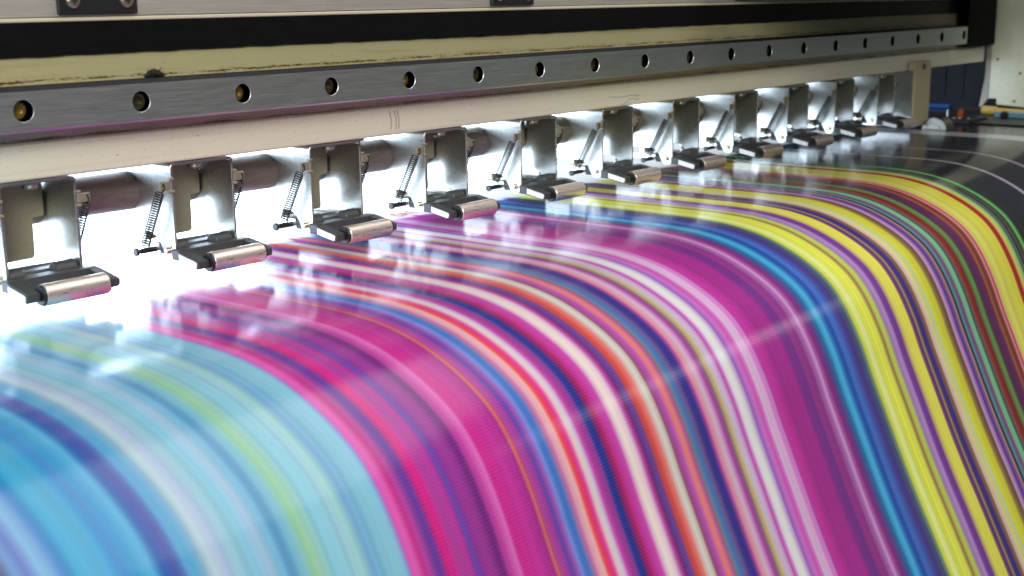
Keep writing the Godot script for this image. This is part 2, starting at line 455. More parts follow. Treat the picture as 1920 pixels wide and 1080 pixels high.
func make_materials() -> void:
	var grain := noise_image(512, 256, 1.2, 26.0, 3)
	var mottle := noise_image(256, 256, 5.0, 5.0, 8, 5)
	var smudge := noise_image(256, 256, 2.0, 2.0, 12, 4)

	var m := plain("galvanised_steel", Color.WHITE, 1.0, 1.0)
	m.albedo_texture = ramped(mottle, srgb(186, 189, 184), srgb(226, 228, 223))
	m.roughness_texture = ramped(mottle, Color(0.29, 0.29, 0.29), Color(0.40, 0.40, 0.40))
	triplanar(m, 22, 22, 22)

	m = plain("rail_steel", Color.WHITE, 1.0, 1.0)
	m.albedo_texture = ramped(grain, srgb(170, 178, 174), srgb(224, 230, 226))
	m.roughness_texture = ramped(grain, Color(0.34, 0.34, 0.34), Color(0.56, 0.56, 0.56))
	triplanar(m, 5, 40, 40)

	m = plain("brushed_aluminium", Color.WHITE, 1.0, 0.35)
	m.albedo_texture = ramped(grain, srgb(150, 146, 138), srgb(196, 192, 182))
	m.roughness_texture = ramped(grain, Color(0.42, 0.42, 0.42), Color(0.6, 0.6, 0.6))
	triplanar(m, 4, 30, 30)

	m = plain("roller_metal", Color.WHITE, 1.0, 0.75)
	m.albedo_texture = ramped(spotted(noise_image(256, 256, 4.0, 9.0, 52, 5), 0.16, 0.26), srgb(130, 92, 84), srgb(228, 214, 204))
	m.roughness_texture = ramped(smudge, Color(0.42, 0.42, 0.42), Color(0.30, 0.30, 0.30))
	triplanar(m, 9, 22, 22, true)

	m = plain("cast_grey", Color.WHITE, 0.46, 0.3)
	m.albedo_texture = ramped(mottle, srgb(58, 60, 62), srgb(96, 98, 100))
	triplanar(m, 60, 60, 60)

	m = plain("bare_cast", Color.WHITE, 0.42, 0.5)
	m.albedo_texture = ramped(smudge, srgb(186, 186, 184), srgb(226, 226, 222))
	triplanar(m, 40, 40, 40)

	m = plain("shaft_paint", Color.WHITE, 0.45)
	m.albedo_texture = ramped(smudge, srgb(104, 95, 88), srgb(126, 116, 108))
	triplanar(m, 8, 30, 30)

	m = plain("guard_steel", Color.WHITE, 0.5, 0.5)
	m.albedo_texture = ramped(mottle, srgb(138, 132, 110), srgb(178, 172, 150))
	triplanar(m, 50, 50, 50)

	m = plain("black_band", Color.WHITE, 0.5)
	m.albedo_texture = ramped(noise_image(512, 128, 3.0, 3.0, 31, 5), srgb(7, 8, 9), srgb(17, 18, 18))
	triplanar(m, 7, 18, 18)

	m.metallic_specular = 0.28

	m = plain("panel_paint", Color.WHITE, 0.4, 0.2)
	m.albedo_texture = ramped(noise_image(256, 256, 3.0, 3.0, 41, 5), srgb(206, 211, 186), srgb(222, 226, 204))
	triplanar(m, 9, 9, 9)

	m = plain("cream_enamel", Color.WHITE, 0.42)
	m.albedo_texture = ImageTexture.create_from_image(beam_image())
	m.texture_repeat = false

	m = plain("banner_print", Color.WHITE, 0.14)
	m.normal_enabled = true
	m.normal_texture = weave_normals()
	m.metallic_specular = 0.34
	m.normal_scale = 0.07
	m.roughness = 1.0
	m.roughness_texture = weave_gloss()
	m.detail_enabled = true
	m.detail_uv_layer = BaseMaterial3D.DETAIL_UV_2
	m.detail_blend_mode = BaseMaterial3D.BLEND_MODE_MIX
	m.detail_mask = weave_show()
	m.detail_albedo = ImageTexture.create_from_image(print_image())

	plain("shaded_steel", srgb(34, 34, 38), 0.5, 0.2).metallic_specular = 0.25  # rail steel darkened to stand for shade on the upper flank
	plain("matt_black", srgb(9, 9, 10), 0.8).metallic_specular = 0.2
	plain("cream_plain", srgb(200, 192, 168), 0.45)
	plain("spring_wire", srgb(52, 51, 50), 0.4, 0.6)
	plain("black_plastic", srgb(30, 31, 33), 0.42)
	plain("bolt_brass", srgb(184, 158, 92), 0.4, 0.85)
	plain("bolt_dark", srgb(104, 96, 76), 0.4, 0.85)
	plain("screw_steel", srgb(190, 186, 170), 0.3, 0.9)
	plain("hole_wall", srgb(120, 106, 74), 0.5, 0.8)
	plain("platen_black", srgb(34, 34, 36), 0.18)
	plain("post_paint", srgb(178, 168, 138), 0.55)
	plain("yellow_plastic", srgb(190, 166, 84), 0.5)
	plain("pale_blue_plastic", srgb(110, 150, 168), 0.4)
	plain("navy_paint", srgb(3, 10, 27), 0.7)
	plain("bright_blue", srgb(8, 60, 128), 0.5)
	plain("orange_plastic", srgb(150, 66, 18), 0.5)
	plain("bright_metal", srgb(120, 118, 108), 0.3, 0.95)
	plain("grease", srgb(26, 18, 9), 0.85)
	plain("red_ink", srgb(206, 70, 64), 0.5)
	plain("lamp_housing", srgb(210, 212, 214), 0.5)

# ---------------------------------------------------------------- light
func lamp(called: String, label: String, at: Transform3D, size: Vector2, glow: float, energy: float, colour: Color) -> void:
	var t := thing(called, label, "lamp")
	t.transform = at                        # shines along its own -z
	var h := MB.new()
	var w := size.x / 2 + 0.02
	var v := size.y / 2 + 0.02
	prism_z(h, [-w, -v, w, -v, w, v, -w, v], 0.004, 0.04, 0.003)
	put("housing", h, M["lamp_housing"], t)
	var f := MB.new()
	prism_z(f, [-size.x / 2, -size.y / 2, size.x / 2, -size.y / 2, size.x / 2, size.y / 2, -size.x / 2, size.y / 2], 0.0, 0.004)
	var e := StandardMaterial3D.new()
	e.resource_name = called + "_diffuser"
	e.albedo_color = Color(0.9, 0.9, 0.9)
	e.emission_enabled = true
	e.emission = colour
	e.emission_energy_multiplier = glow
	put("diffuser", f, e, t)
	var a := AreaLight3D.new()
	a.name = called + "_light"
	a.area_size = size
	a.area_normalize_energy = true
	a.light_color = colour
	a.light_energy = energy
	a.shadow_enabled = true
	a.position = Vector3(0, 0, -0.004)
	t.add_child(a, true)

func facing(from: Vector3, to: Vector3) -> Transform3D:
	return Transform3D(Basis.looking_at(to - from, Vector3.UP if absf((to - from).normalized().y) < 0.99 else Vector3.RIGHT), from)

func look() -> void:
	var cam := Camera3D.new()
	cam.name = "camera"
	var lens := CameraAttributesPhysical.new()
	lens.frustum_focal_length = 12.0 / tan(deg_to_rad(25.03) / 2.0)
	lens.frustum_near = 0.03
	lens.frustum_far = 60.0
	lens.frustum_focus_distance = 0.74
	lens.exposure_aperture = 18.0
	cam.attributes = lens
	cam.transform = Transform3D(Basis(Vector3(0.63926433, -0.01213903, 0.76889125), Vector3(0.17642834, 0.97551923, -0.13128318), Vector3(-0.74847455, 0.21957886, 0.62575632)), Vector3(-0.29994891, 0.04623559, 0.52602363))
	cam.fov = 25.03
	cam.current = true
	add_child(cam)
	var env := Environment.new()
	env.background_mode = Environment.BG_COLOR
	env.background_color = ROOM
	env.tonemap_mode = Environment.TONE_MAPPER_LINEAR
	env.tonemap_exposure = 1.0
	env.sdfgi_enabled = true
	env.ssao_enabled = true
	env.ssil_enabled = true
	var we := WorldEnvironment.new()
	we.name = "world_environment"
	we.environment = env
	add_child(we)
	plain("lamp_housing", srgb(210, 212, 214), 0.5)
	lamp("work_lamp", "long white light panel standing behind the pinch rollers, shining under the beam", facing(Vector3(-0.27, 0.005, -0.36), Vector3(-0.27, 0.005, 1.0)), Vector2(1.36, 0.19), BACK_GLOW, BACK_ENERGY, Color(0.82, 0.90, 1.0))
	lamp("ceiling_lamp", "wide white ceiling light panel above the operator's side of the printer", facing(Vector3(0.75, 1.05, 0.42), Vector3(0.75, 0.0, 0.42)), Vector2(1.5, 1.1), TOP_GLOW, TOP_ENERGY, Color(1.0, 0.99, 0.97))
	lamp("added_rear_lamp", "added long narrow white lamp behind the beam, brightening the blank sheet", Transform3D(Basis(Vector3(1, 0, 0), Vector3(0, 0, -1), Vector3(0, 1, 0)), Vector3(0.60, 0.10, -0.19)), Vector2(1.0, 0.08), REAR_GLOW, REAR_ENERGY, Color(0.88, 0.93, 1.0))  # added lamp, hidden behind the beam, to brighten the rear sheet
	var long := Vector3(0.87, -0.23, -0.47).normalized()
	var back := (Vector3(1.45, 0.43, 0.87) - Vector3(0.2, -0.13, 0.2)).normalized()
	back = (back - long * back.dot(long)).normalized()
	lamp("tube_lamp", "slim white tube lamp hanging to the right in front of the printer", Transform3D(Basis(long, back.cross(long), back), Vector3(1.45, 0.43, 0.87)), Vector2(0.6, 0.09), 0.5, 0.03, Color(1.0, 0.99, 0.97))
	lamp("added_front_lamp", "added square white fill light high in front of the printer's left half", facing(Vector3(-0.8, 0.6, 1.0), Vector3(0.2, -0.05, 0.05)), Vector2(0.6, 0.5), FRONT_GLOW, FRONT_ENERGY, Color(1.0, 0.99, 0.97))  # added fill lamp for the front faces

const ROOM := Color(0.32, 0.33, 0.32)
const BACK_GLOW := 1.5
const BACK_ENERGY := 0.95
const TOP_GLOW := 0.25
const TOP_ENERGY := 1.1
const REAR_GLOW := 1.5
const REAR_ENERGY := 0.12
const FRONT_GLOW := 2.0
const FRONT_ENERGY := 1.9

# ---------------------------------------------------------------- the printer
func make_platen() -> void:
	var t := thing("platen", "dark glossy printer bed under and beside the banner", "printer bed", Vector3.ZERO, "", "structure")
	var b := MB.new()
	prism_x(b, [-0.40, -0.0932, 0.09, -0.0932, 0.125, -0.0958, 0.148, -0.101, 0.17, -0.1105, 0.185, -0.1205, 0.1965, -0.1335, 0.21, -0.160, 0.225, -0.195, 0.262, -0.277, 0.38, -0.54, 0.30, -0.56, -0.40, -0.16], -0.45, 1.30, 0.0)
	put("bed", b, M["platen_black"], t)

func make_banner() -> void:
	var p := PackedVector2Array()
	var k := PROFILE.size() / 2
	for i in range(0, k - 1):
		var a := Vector2(PROFILE[maxi(i - 1, 0) * 2], PROFILE[maxi(i - 1, 0) * 2 + 1])
		var b := Vector2(PROFILE[i * 2], PROFILE[i * 2 + 1])
		var c := Vector2(PROFILE[i * 2 + 2], PROFILE[i * 2 + 3])
		var d := Vector2(PROFILE[mini(i + 2, k - 1) * 2], PROFILE[mini(i + 2, k - 1) * 2 + 1])
		if i == 0 or i == k - 2:
			for s in 8:
				p.append(b.lerp(c, s / 8.0))
			continue
		if i == 1:
			a = Vector2(0.065, -0.092)
		for s in 8:
			var t := s / 8.0
			p.append(0.5 * ((2.0 * b) + (c - a) * t + (2.0 * a - 5.0 * b + 4.0 * c - d) * t * t + (3.0 * b - a - 3.0 * c + d) * t * t * t))
	p.append(Vector2(PROFILE[k * 2 - 2], PROFILE[k * 2 - 1]))
	# light smoothing so that no crease shows in the gloss
	for pass_ in 6:
		var q := p.duplicate()
		for i in range(1, p.size() - 1):
			if p[i].x > 0.07 and p[i].x < 0.33:
				q[i] = p[i] * 0.5 + (p[i - 1] + p[i + 1]) * 0.25
		p = q
	var run := PackedFloat32Array([0.0])
	for i in range(1, p.size()):
		run.append(run[i - 1] + p[i].distance_to(p[i - 1]))
	sheet_length = run[run.size() - 1]
	make_materials()
	var x0 := -0.34
	var x1 := 0.982
	var cols := 24
	var b := MB.new()
	var norm := func(i: int) -> Vector3:
		var d := (p[mini(i + 1, p.size() - 1)] - p[maxi(i - 1, 0)]).normalized()
		return Vector3(0, d.x, -d.y)
	for i in p.size() - 1:
		var n0: Vector3 = norm.call(i)
		var n1: Vector3 = norm.call(i + 1)
		for c in cols:
			var xa := lerpf(x0, x1, c / float(cols))
			var xb := lerpf(x0, x1, (c + 1) / float(cols))
			var P0 := Vector3(xa, p[i].y, p[i].x)
			var P1 := Vector3(xa, p[i + 1].y, p[i + 1].x)
			var P2 := Vector3(xb, p[i + 1].y, p[i + 1].x)
			var P3 := Vector3(xb, p[i].y, p[i].x)
			b.squad(P0, P1, P2, P3, n0, n1, n1, n0)
			for s in [[xa, i], [xb, i + 1], [xa, i + 1], [xa, i], [xb, i], [xb, i + 1]]:
				var l: float = run[s[1]]
				b.uv.append(Vector2(s[0] / 0.0062, l / 0.0062))
				b.uv2.append(Vector2((s[0] - PRINT_X0) / (PRINT_X1 - PRINT_X0), l / sheet_length))
	# the cut edges and the back give the sheet its half millimetre
	var th := 0.0005
	for i in p.size() - 1:
		var n0: Vector3 = norm.call(i) * th
		var n1: Vector3 = norm.call(i + 1) * th
		var A := Vector3(x0, p[i].y, p[i].x)
		var B := Vector3(x0, p[i + 1].y, p[i + 1].x)
		var C := Vector3(x1, p[i + 1].y, p[i + 1].x)
		var D := Vector3(x1, p[i].y, p[i].x)
		b.quad(D, C, C - n1, D - n0)
		b.quad(B, A, A - n0, B - n1)
		b.quad(A - n0, D - n0, C - n1, B - n1)
		for s in 18:
			b.uv.append(Vector2(0.01 * s, 0.3))
			b.uv2.append(Vector2(0.995, 0.1))
	var t := thing("printed_banner", "glossy canvas banner printed with cyan, magenta, blue, white, yellow and black stripes", "banner")
	put("sheet", b, M["banner_print"], t)
	# red factory letters on the blank part of the sheet
	var text := TextMesh.new()
	var font := SystemFont.new()
	font.font_names = PackedStringArray(["Droid Sans"])
	text.font = font
	text.text = "0A1"
	text.font_size = 64
	text.pixel_size = 0.00018
	text.depth = 0.0001
	var o := MeshInstance3D.new()
	o.name = "red_letters"
	o.mesh = text
	o.material_override = M["red_ink"]
	o.transform = Transform3D(Basis(Vector3(1, 0, 0), Vector3(0, 0, -1.35), Vector3(0, 1, 0)), Vector3(0.2985, -0.0918, -0.0655))
	t.add_child(o, true)

func make_beam() -> void:
	var t := thing("carriage_beam", "cream enamelled beam with a greasy front running across the whole printer", "beam")
	var x0 := BEAM_X0
	var x1 := 1.184
	var prof := [[-0.0172, -0.0326], [-0.0164, -0.0324], [-0.0158, -0.0319], [-0.0156, -0.0311], [-0.0156, -0.0168], [-0.0158, -0.0160], [-0.0163, -0.0153], [-0.0170, -0.0150], [-0.0171, 0.0222]]
	var b := MB.new()
	for i in prof.size() - 1:
		var z0: float = prof[i][0]
		var y0: float = prof[i][1]
		var z1: float = prof[i + 1][0]
		var y1: float = prof[i + 1][1]
		for c in 16:
			var xa := lerpf(x0, x1, c / 16.0)
			var xb := lerpf(x0, x1, (c + 1) / 16.0)
			b.quad(Vector3(xa, y0, z0), Vector3(xb, y0, z0), Vector3(xb, y1, z1), Vector3(xa, y1, z1))
			for s in [[xa, y0], [xb, y1], [xb, y0], [xa, y0], [xa, y1], [xb, y1]]:
				b.uv.append(Vector2((s[0] - BEAM_X0) / (BEAM_X1 - BEAM_X0), (BEAM_Y1 - s[1]) / (BEAM_Y1 - BEAM_Y0)))
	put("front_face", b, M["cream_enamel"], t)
	b = MB.new()
	prism_x(b, [-0.0173, -0.0326, -0.0173, 0.10, -0.052, 0.10, -0.052, -0.0326], x0, x1)
	put("core", b, M["cream_plain"], t)
	b = MB.new()
	rng.seed = 77
	var edge := [-0.0168, 0.0375, -0.0168, 0.0224]
	# black band, its lower rim slightly frayed
	var steps := 220
	for i in steps:
		var xa := lerpf(x0, x1, i / float(steps))
		var xb := lerpf(x0, x1, (i + 1) / float(steps))
		var ya := 0.0223 + 0.00025 * sin(i * 1.7) * sin(i * 0.37) + 0.0002 * sin(i * 0.11)
		var yb := 0.0223 + 0.00025 * sin((i + 1) * 1.7) * sin((i + 1) * 0.37) + 0.0002 * sin((i + 1) * 0.11)
		b.quad(Vector3(xa, ya, -0.0157), Vector3(xb, yb, -0.0157), Vector3(xb, 0.0372, -0.0157), Vector3(xa, 0.0372, -0.0157))
		b.quad(Vector3(xa, ya, -0.0170), Vector3(xb, yb, -0.0170), Vector3(xb, yb, -0.0157), Vector3(xa, ya, -0.0157))
		b.quad(Vector3(xa, 0.0372, -0.0157), Vector3(xb, 0.0372, -0.0157), Vector3(xb, 0.0372, -0.0170), Vector3(xa, 0.0372, -0.0170))
	put("black_band", b, M["black_band"], t)
	b = MB.new()
	box(b, x0, x1, 0.0373, 0.0391, -0.0171, -0.0152, 0.0004)
	put("lip", b, M["cream_plain"], t)
	b = MB.new()
	box(b, x0, x1, 0.0394, 0.0990, -0.0171, -0.0158, 0.0003)
	put("top_plate", b, M["brushed_aluminium"], t)
	# greasy dirt stuck on the beam above the rail
	var gthing := thing("grease_clump", "dark clump of greasy lint stuck above the rail near its second hole", "dirt", Vector3(0.0785, 0.0104, -0.0150))
	b = MB.new()
	rng.seed = 5
	for i in 9:
		var c := Vector3(lerpf(-0.0046, 0.005, i / 8.0), 0.0003 + 0.0012 * sin(PI * i / 8.0), rng.randf_range(-0.0008, 0.0004))
		var r := 0.0007 + 0.0011 * sin(PI * (i + 0.7) / 9.5)
		lumps(b, c, r, i)
	put("lint", b, M["grease"], gthing)
	b = MB.new()
	for i in 14:
		var a := Vector3(rng.randf_range(-0.004, 0.004), 0.001, 0.0)
		var path := PackedVector3Array()
		var d := Vector3(rng.randf_range(-1, 1), rng.randf_range(0.4, 1.4), rng.randf_range(-0.2, 0.6)) * 0.0013
		for s in 5:
			path.append(a + d * (s / 2.0) + Vector3(0.0004 * sin(s * 1.3 + i), 0, 0))
		sweep(b, path, 0.0001, 4)
	put("fibres", b, M["grease"], gthing)

func lumps(b: MB, c: Vector3, r: float, salt: int) -> void:
	var f := FastNoiseLite.new()
	f.seed = salt
	f.frequency = 0.9
	var at := func(i: int, j: int) -> Vector3:
		var th := PI * i / 6.0
		var ph := TAU * j / 9.0
		var e := Vector3(sin(th) * cos(ph), cos(th), sin(th) * sin(ph))
		return c + e * r * (1.0 + 0.5 * f.get_noise_3dv(e * 2.0))
	for i in 6:
		for j in 9:
			b.quad(at.call(i, j), at.call(i, j + 1), at.call(i + 1, j + 1), at.call(i + 1, j))

func make_rail() -> void:
	var t := thing("linear_rail", "ground steel guide rail with a row of countersunk bolt holes", "rail")
	var x0 := BEAM_X0 + 0.002
	var b := MB.new()
	var prof := [-0.0168, -0.0098, -0.0110, -0.0098, -0.0095, -0.0080, -0.0065, -0.0080, -0.0050, -0.0095, -0.0010, -0.0095, 0.0, -0.0084]
	var half := prof.size() / 2
	var oily := MB.new()
	for side in [-1.0, 1.0]:
		for i in half - 1:
			var z0: float = prof[i * 2]
			var y0: float = prof[i * 2 + 1] * -side
			var z1: float = prof[i * 2 + 2]
			var y1: float = prof[i * 2 + 3] * -side
			if y0 < 0:
				b.quad(Vector3(x0, y0, z0), Vector3(RAIL_END, y0, z0), Vector3(RAIL_END, y1, z1), Vector3(x0, y1, z1))
			else:
				oily.quad(Vector3(x0, y1, z1), Vector3(RAIL_END, y1, z1), Vector3(RAIL_END, y0, z0), Vector3(x0, y0, z0))
	b.quad(Vector3(RAIL_END, -0.0084, 0), Vector3(RAIL_END, -0.0098, -0.0168), Vector3(RAIL_END, 0.0098, -0.0168), Vector3(RAIL_END, 0.0084, 0))
	var holes := []
	for n in range(-5, 19):
		var cx := 0.06 * n
		var l := maxf(cx - 0.03, x0)
		var r := minf(cx + 0.03, RAIL_END)
		if n == 18: r = RAIL_END
		var hh := 0.0084
		var angles := []
		for i in 36: angles.append(TAU * i / 36.0)
		for c in [[l, -hh], [r, -hh], [l, hh], [r, hh]]: angles.append(fposmod(atan2(c[1], c[0] - cx), TAU))
		angles.sort()
		angles.append(angles[0] + TAU)
		for i in angles.size() - 1:
			var a0: float = angles[i]
			var a1: float = angles[i + 1]
			if a1 - a0 < 1e-5: continue
			var pts := []
			for a in [a0, a1]:
				var e := Vector2(cos(a), sin(a))
				var s := INF
				if e.x > 1e-6: s = minf(s, (r - cx) / e.x)
				if e.x < -1e-6: s = minf(s, (l - cx) / e.x)
				if absf(e.y) > 1e-6: s = minf(s, hh / absf(e.y))
				pts.append([Vector3(cx + e.x * 0.0050, e.y * 0.0050, 0), Vector3(cx + e.x * s, e.y * s, 0), Vector3(cx + e.x * 0.00475, e.y * 0.00475, -0.0003)])
			b.quad(pts[0][0], pts[0][1], pts[1][1], pts[1][0])
			b.quad(pts[0][2], pts[0][0], pts[1][0], pts[1][2])
		holes.append(cx)
	put("rail_body", b, M["rail_steel"], t)
	put("shaded_flank", oily, M["shaded_steel"], t)  # upper flank coloured dark in place of the shade above the rail
	var wall := MB.new()
	lathe(wall, Vector3.ZERO, Vector3(0, 0, -1), [0.0003, 0.00475, 0.0062, 0.00475], 28)
	# the bore is seen from inside
	for i in wall.n.size(): wall.n[i] = -wall.n[i]
	lathe(wall, Vector3.ZERO, Vector3(0, 0, 1), [-0.0062, 0.00475, -0.0062, 0.0], 28)
	var head := MB.new()
	lathe(head, Vector3(0, 0, -0.0062), Vector3(0, 0, 1), [0.0, 0.0042, 0.0030, 0.0042, 0.0034, 0.0038, 0.0034, 0.0024, 0.0014, 0.0022, 0.0014, 0.0], 24)
	var shallow := MB.new()
	lathe(shallow, Vector3(0, 0, -0.0062), Vector3(0, 0, 1), [0.0, 0.0040, 0.0012, 0.0040, 0.0016, 0.0036, 0.0016, 0.0023, 0.0004, 0.0021, 0.0004, 0.0], 24)
	for i in holes.size():
		var w := put("bore", wall, M["hole_wall"], t)
		w.position = Vector3(holes[i], 0, 0)
		var s := put("bolt", head if i % 2 == 0 else shallow, M["bolt_dark"] if i % 2 == 0 else M["bolt_brass"], t)
		s.position = Vector3(holes[i], 0, 0)

func make_clamps() -> void:
	var labels := ["black clamp plate with two cross-head screws, leftmost above the black band", "black clamp plate in the middle of the top edge", "small black clamp plate, rightmost above the black band"]
	for k in 3:
		var t := thing("clamp_plate", labels[k], "clamp", Vector3(0.0295 + 0.3003 * k, 0.0405, -0.0158), "clamp plates above the black band")
		var b := MB.new()
		box(b, 0, 0.0415, 0, 0.022, 0, 0.0022, 0.0003)
		put("plate", b, M["black_plastic"], t)
		for s in [0.0072, 0.0355]:
			var h := MB.new()
			lathe(h, Vector3(s, 0.0061, 0.0022), Vector3(0, 0, 1), [0.0, 0.0036, 0.0009, 0.0034, 0.0015, 0.0024, 0.0017, 0.0012, 0.0011, 0.0009, 0.0011, 0.0], 20)
			var o := put("screw", h, M["screw_steel"], t)
			var c := MB.new()
			box(c, s - 0.0017, s + 0.0017, 0.0058, 0.0064, 0.0036, 0.0041)
			box(c, s - 0.0003, s + 0.0003, 0.0044, 0.0078, 0.00365, 0.00415)
			put("cross_slot", c, M["bolt_dark"], o)

func arc(out: Array, cx: float, cy: float, r: float, a0: float, a1: float, n: int) -> void:
	for i in n + 1:
		var a := deg_to_rad(lerpf(a0, a1, i / float(n)))
		out.append(cx + r * cos(a))
		out.append(cy + r * sin(a))

func make_unit() -> Node3D:
	var t := Node3D.new()
	t.name = "pinch_roller_unit"
	add_child(t, true)
	var W := 0.039
	var th := 0.0014
	# folded top
	var u := []
	u.append_array([0.0, -0.038])
	arc(u, 0.0025, -0.0355, 0.0025, 180, 90, 5)
	arc(u, W - 0.0025, -0.0355, 0.0025, 90, 0, 5)
	u.append_array([W, -0.038, W - th, -0.038])
	arc(u, W - 0.0025, -0.0355, 0.0011, 0, 90, 4)
	arc(u, 0.0025, -0.0355, 0.0011, 90, 180, 4)
	u.append_array([th, -0.038])
	var b := MB.new()
	prism_z(b, u, -0.069, -0.0165, 0.0002)
	put("top_flange", b, M["galvanised_steel"], t)
	# side plates
	var s := [-0.0165, -0.038, -0.0165, -0.0775]
	arc(s, -0.0217, -0.0772, 0.0052, -15, -165, 9)
	s.append_array([-0.0285, -0.0758, -0.0303, -0.0730, -0.0330, -0.0710, -0.0370, -0.0702, -0.0665, -0.0702, -0.0690, -0.0680, -0.0690, -0.038])
	for x in [0.0, W - th]:
		b = MB.new()
		prism_x(b, s, x, x + th, 0.0002)
		put("side_plate", b, M["galvanised_steel"], t)
	# the stepped guard between the plates, in front of the shaft
	b = MB.new()
	prism_z(b, [th, -0.0345, 0.0365, -0.0345, 0.0365, -0.0535, 0.0358, -0.0542, 0.0303, -0.0545, 0.0300, -0.0725, 0.0288, -0.0738, th, -0.0746], -0.0442, -0.0428, 0.0002)
	put("guard_plate", b, M["guard_steel"], t)
	# mounting screw under the flange
	b = MB.new()
	lathe(b, Vector3(0.0185, -0.0344, -0.0215), Vector3(0, -1, 0), [0.0, 0.0044, 0.0010, 0.0044, 0.0010, 0.0038, 0.0022, 0.0036, 0.0029, 0.0028, 0.0032, 0.0014, 0.0032, 0.0], 20)
	put("mounting_screw", b, M["screw_steel"], t)
	# spring tabs with their little stops, springs, pins
	for side in [0, 1]:
		var e := -1.0 if side == 0 else 1.0
		var edge := 0.0 if side == 0 else W
		b = MB.new()
		box(b, minf(edge, edge + e * 0.0068), maxf(edge, edge + e * 0.0068), -0.0461, -0.0417, -0.0176, -0.0164, 0.0003)
		put("spring_tab", b, M["guard_steel"], t)
		for y in [-0.0407, -0.0472]:
			b = MB.new()
			lathe(b, Vector3(edge - e * 0.0012, y, -0.0163), Vector3(e, 0, 0), [0.0, 0.0, 0.0, 0.0008, 0.0026, 0.0008, 0.0026, 0.0], 10)
			put("stop", b, M["guard_steel"], t)
		var top := Vector3(edge + e * 0.0055, -0.0462, -0.0184)
		var low := Vector3(edge + e * 0.0055, -0.0768, -0.0352)
		var d := (low - top)
		var len := d.length()
		d = d / len
		var side_v := d.cross(Vector3(1, 0, 0)).normalized()
		var other := d.cross(side_v)
		var path := PackedVector3Array()
		# hook through the tab
		for i in 9:
			var a := lerpf(-2.6, 1.2, i / 8.0)
			path.append(Vector3(edge + e * 0.0050, -0.0443 + 0.0021 * sin(a), -0.0170 + 0.0016 * cos(a)))
		var turns := 23
		var per := 12
		for i in turns * per + 1:
			var f := i / float(turns * per)
			var a := TAU * i / per
			path.append(top + d * (0.0012 + (len - 0.0024) * f) + (side_v * cos(a) + other * sin(a)) * 0.0021)
		path.append(low)
		b = MB.new()
		sweep(b, path, 0.00034, 5)
		put("spring", b, M["spring_wire"], t)
		b = MB.new()
		lathe(b, Vector3(edge + e * 0.0105, -0.0787, -0.0365), Vector3(-e, 0, 0), [0.0, 0.0, 0.0, 0.0018, 0.0002, 0.0021, 0.0014, 0.0021, 0.0016, 0.0014, 0.0024, 0.0011, 0.0034, 0.0011, 0.0036, 0.0014, 0.0130, 0.0014], 16)
		put("spring_pin", b, M["black_plastic"], t)
		b = MB.new()
		lathe(b, Vector3(edge - e * 0.0002, -0.0775, -0.0217), Vector3(e, 0, 0), [0.0, 0.0027, 0.0006, 0.0027, 0.0006, 0.0016, 0.0022, 0.0016, 0.0026, 0.0012, 0.0026, 0.0], 16)
		put("pivot_screw", b, M["screw_steel"], t)
	# the roller arm
	b = MB.new()
	for x in [[-0.0040, 0.0026], [0.0368, 0.0430]]:
		prism_x(b, [-0.0090, -0.0762, 0.0055, -0.0790, 0.0070, -0.0797, 0.0066, -0.0832, 0.0050, -0.0838, -0.0090, -0.0814], x[0], x[1], 0.0005)
	prism_x(b, [-0.0090, -0.0762, -0.0100, -0.0758, -0.0158, -0.0758, -0.0158, -0.0812, -0.0090, -0.0814], -0.0034, 0.0424, 0.0005)
	prism_x(b, [-0.0159, -0.0766, -0.0205, -0.0766, -0.0212, -0.0775, -0.0262, -0.0775, -0.0268, -0.0764, -0.0330, -0.0764, -0.0330, -0.0808, -0.0159, -0.0808], 0.0020, 0.0370, 0.0003)
	for x in [[0.0020, 0.0100], [0.0265, 0.0370]]:
		lathe(b, Vector3(x[0], -0.0774, -0.0217), Vector3(1, 0, 0), [0.0, 0.0, 0.0, 0.0042, 0.0005, 0.0047, x[1] - x[0] - 0.0005, 0.0047, x[1] - x[0], 0.0042, x[1] - x[0], 0.0], 20)
	put("roller_arm", b, M["cast_grey"], t)
	for x in [[-0.0046, -0.0041], [0.0431, 0.0436]]:
		b = MB.new()
		prism_x(b, [-0.0082, -0.0770, 0.0052, -0.0796, 0.0064, -0.0802, 0.0060, -0.0828, 0.0048, -0.0832, -0.0082, -0.0808], x[0], x[1], 0.0002)
		put("cheek_plate", b, M["bare_cast"], t)
	for x in [[0.0018, 0.0042], [0.0348, 0.0372]]:
		b = MB.new()
		prism_x(b, [-0.0331, -0.0752, -0.0331, -0.0795, -0.0700, -0.0790, -0.0700, -0.0752], x[0], x[1], 0.0003)
		put("lever_bar", b, M["galvanised_steel"], t)
	b = MB.new()
	prism_x(b, [-0.0360, -0.0756, -0.0360, -0.0774, -0.0500, -0.0774, -0.0500, -0.0756], 0.0043, 0.0347, 0.0002)
	put("lever_plate", b, M["galvanised_steel"], t)
	# the roller
	b = MB.new()
	lathe(b, Vector3(0.0040, -0.0810, 0.0055), Vector3(1, 0, 0), [0.0, 0.0042, 0.0, 0.0047, 0.0003, 0.0050, 0.0317, 0.0050, 0.0320, 0.0047, 0.0320, 0.0042], 32)
	var r := put("roller", b, M["roller_metal"], t)
	b = MB.new()
	lathe(b, Vector3(0.0027, -0.0810, 0.0055), Vector3(1, 0, 0), [0.0, 0.0, 0.0, 0.0044, 0.0003, 0.0047, 0.0012, 0.0047], 24)
	put("end_cap", b, M["black_plastic"], r)
	b = MB.new()
	lathe(b, Vector3(0.0361, -0.0810, 0.0055), Vector3(1, 0, 0), [0.0, 0.0047, 0.0004, 0.0047, 0.0006, 0.0044, 0.0006, 0.0], 24)
	put("end_cap", b, M["black_plastic"], r)
	b = MB.new()
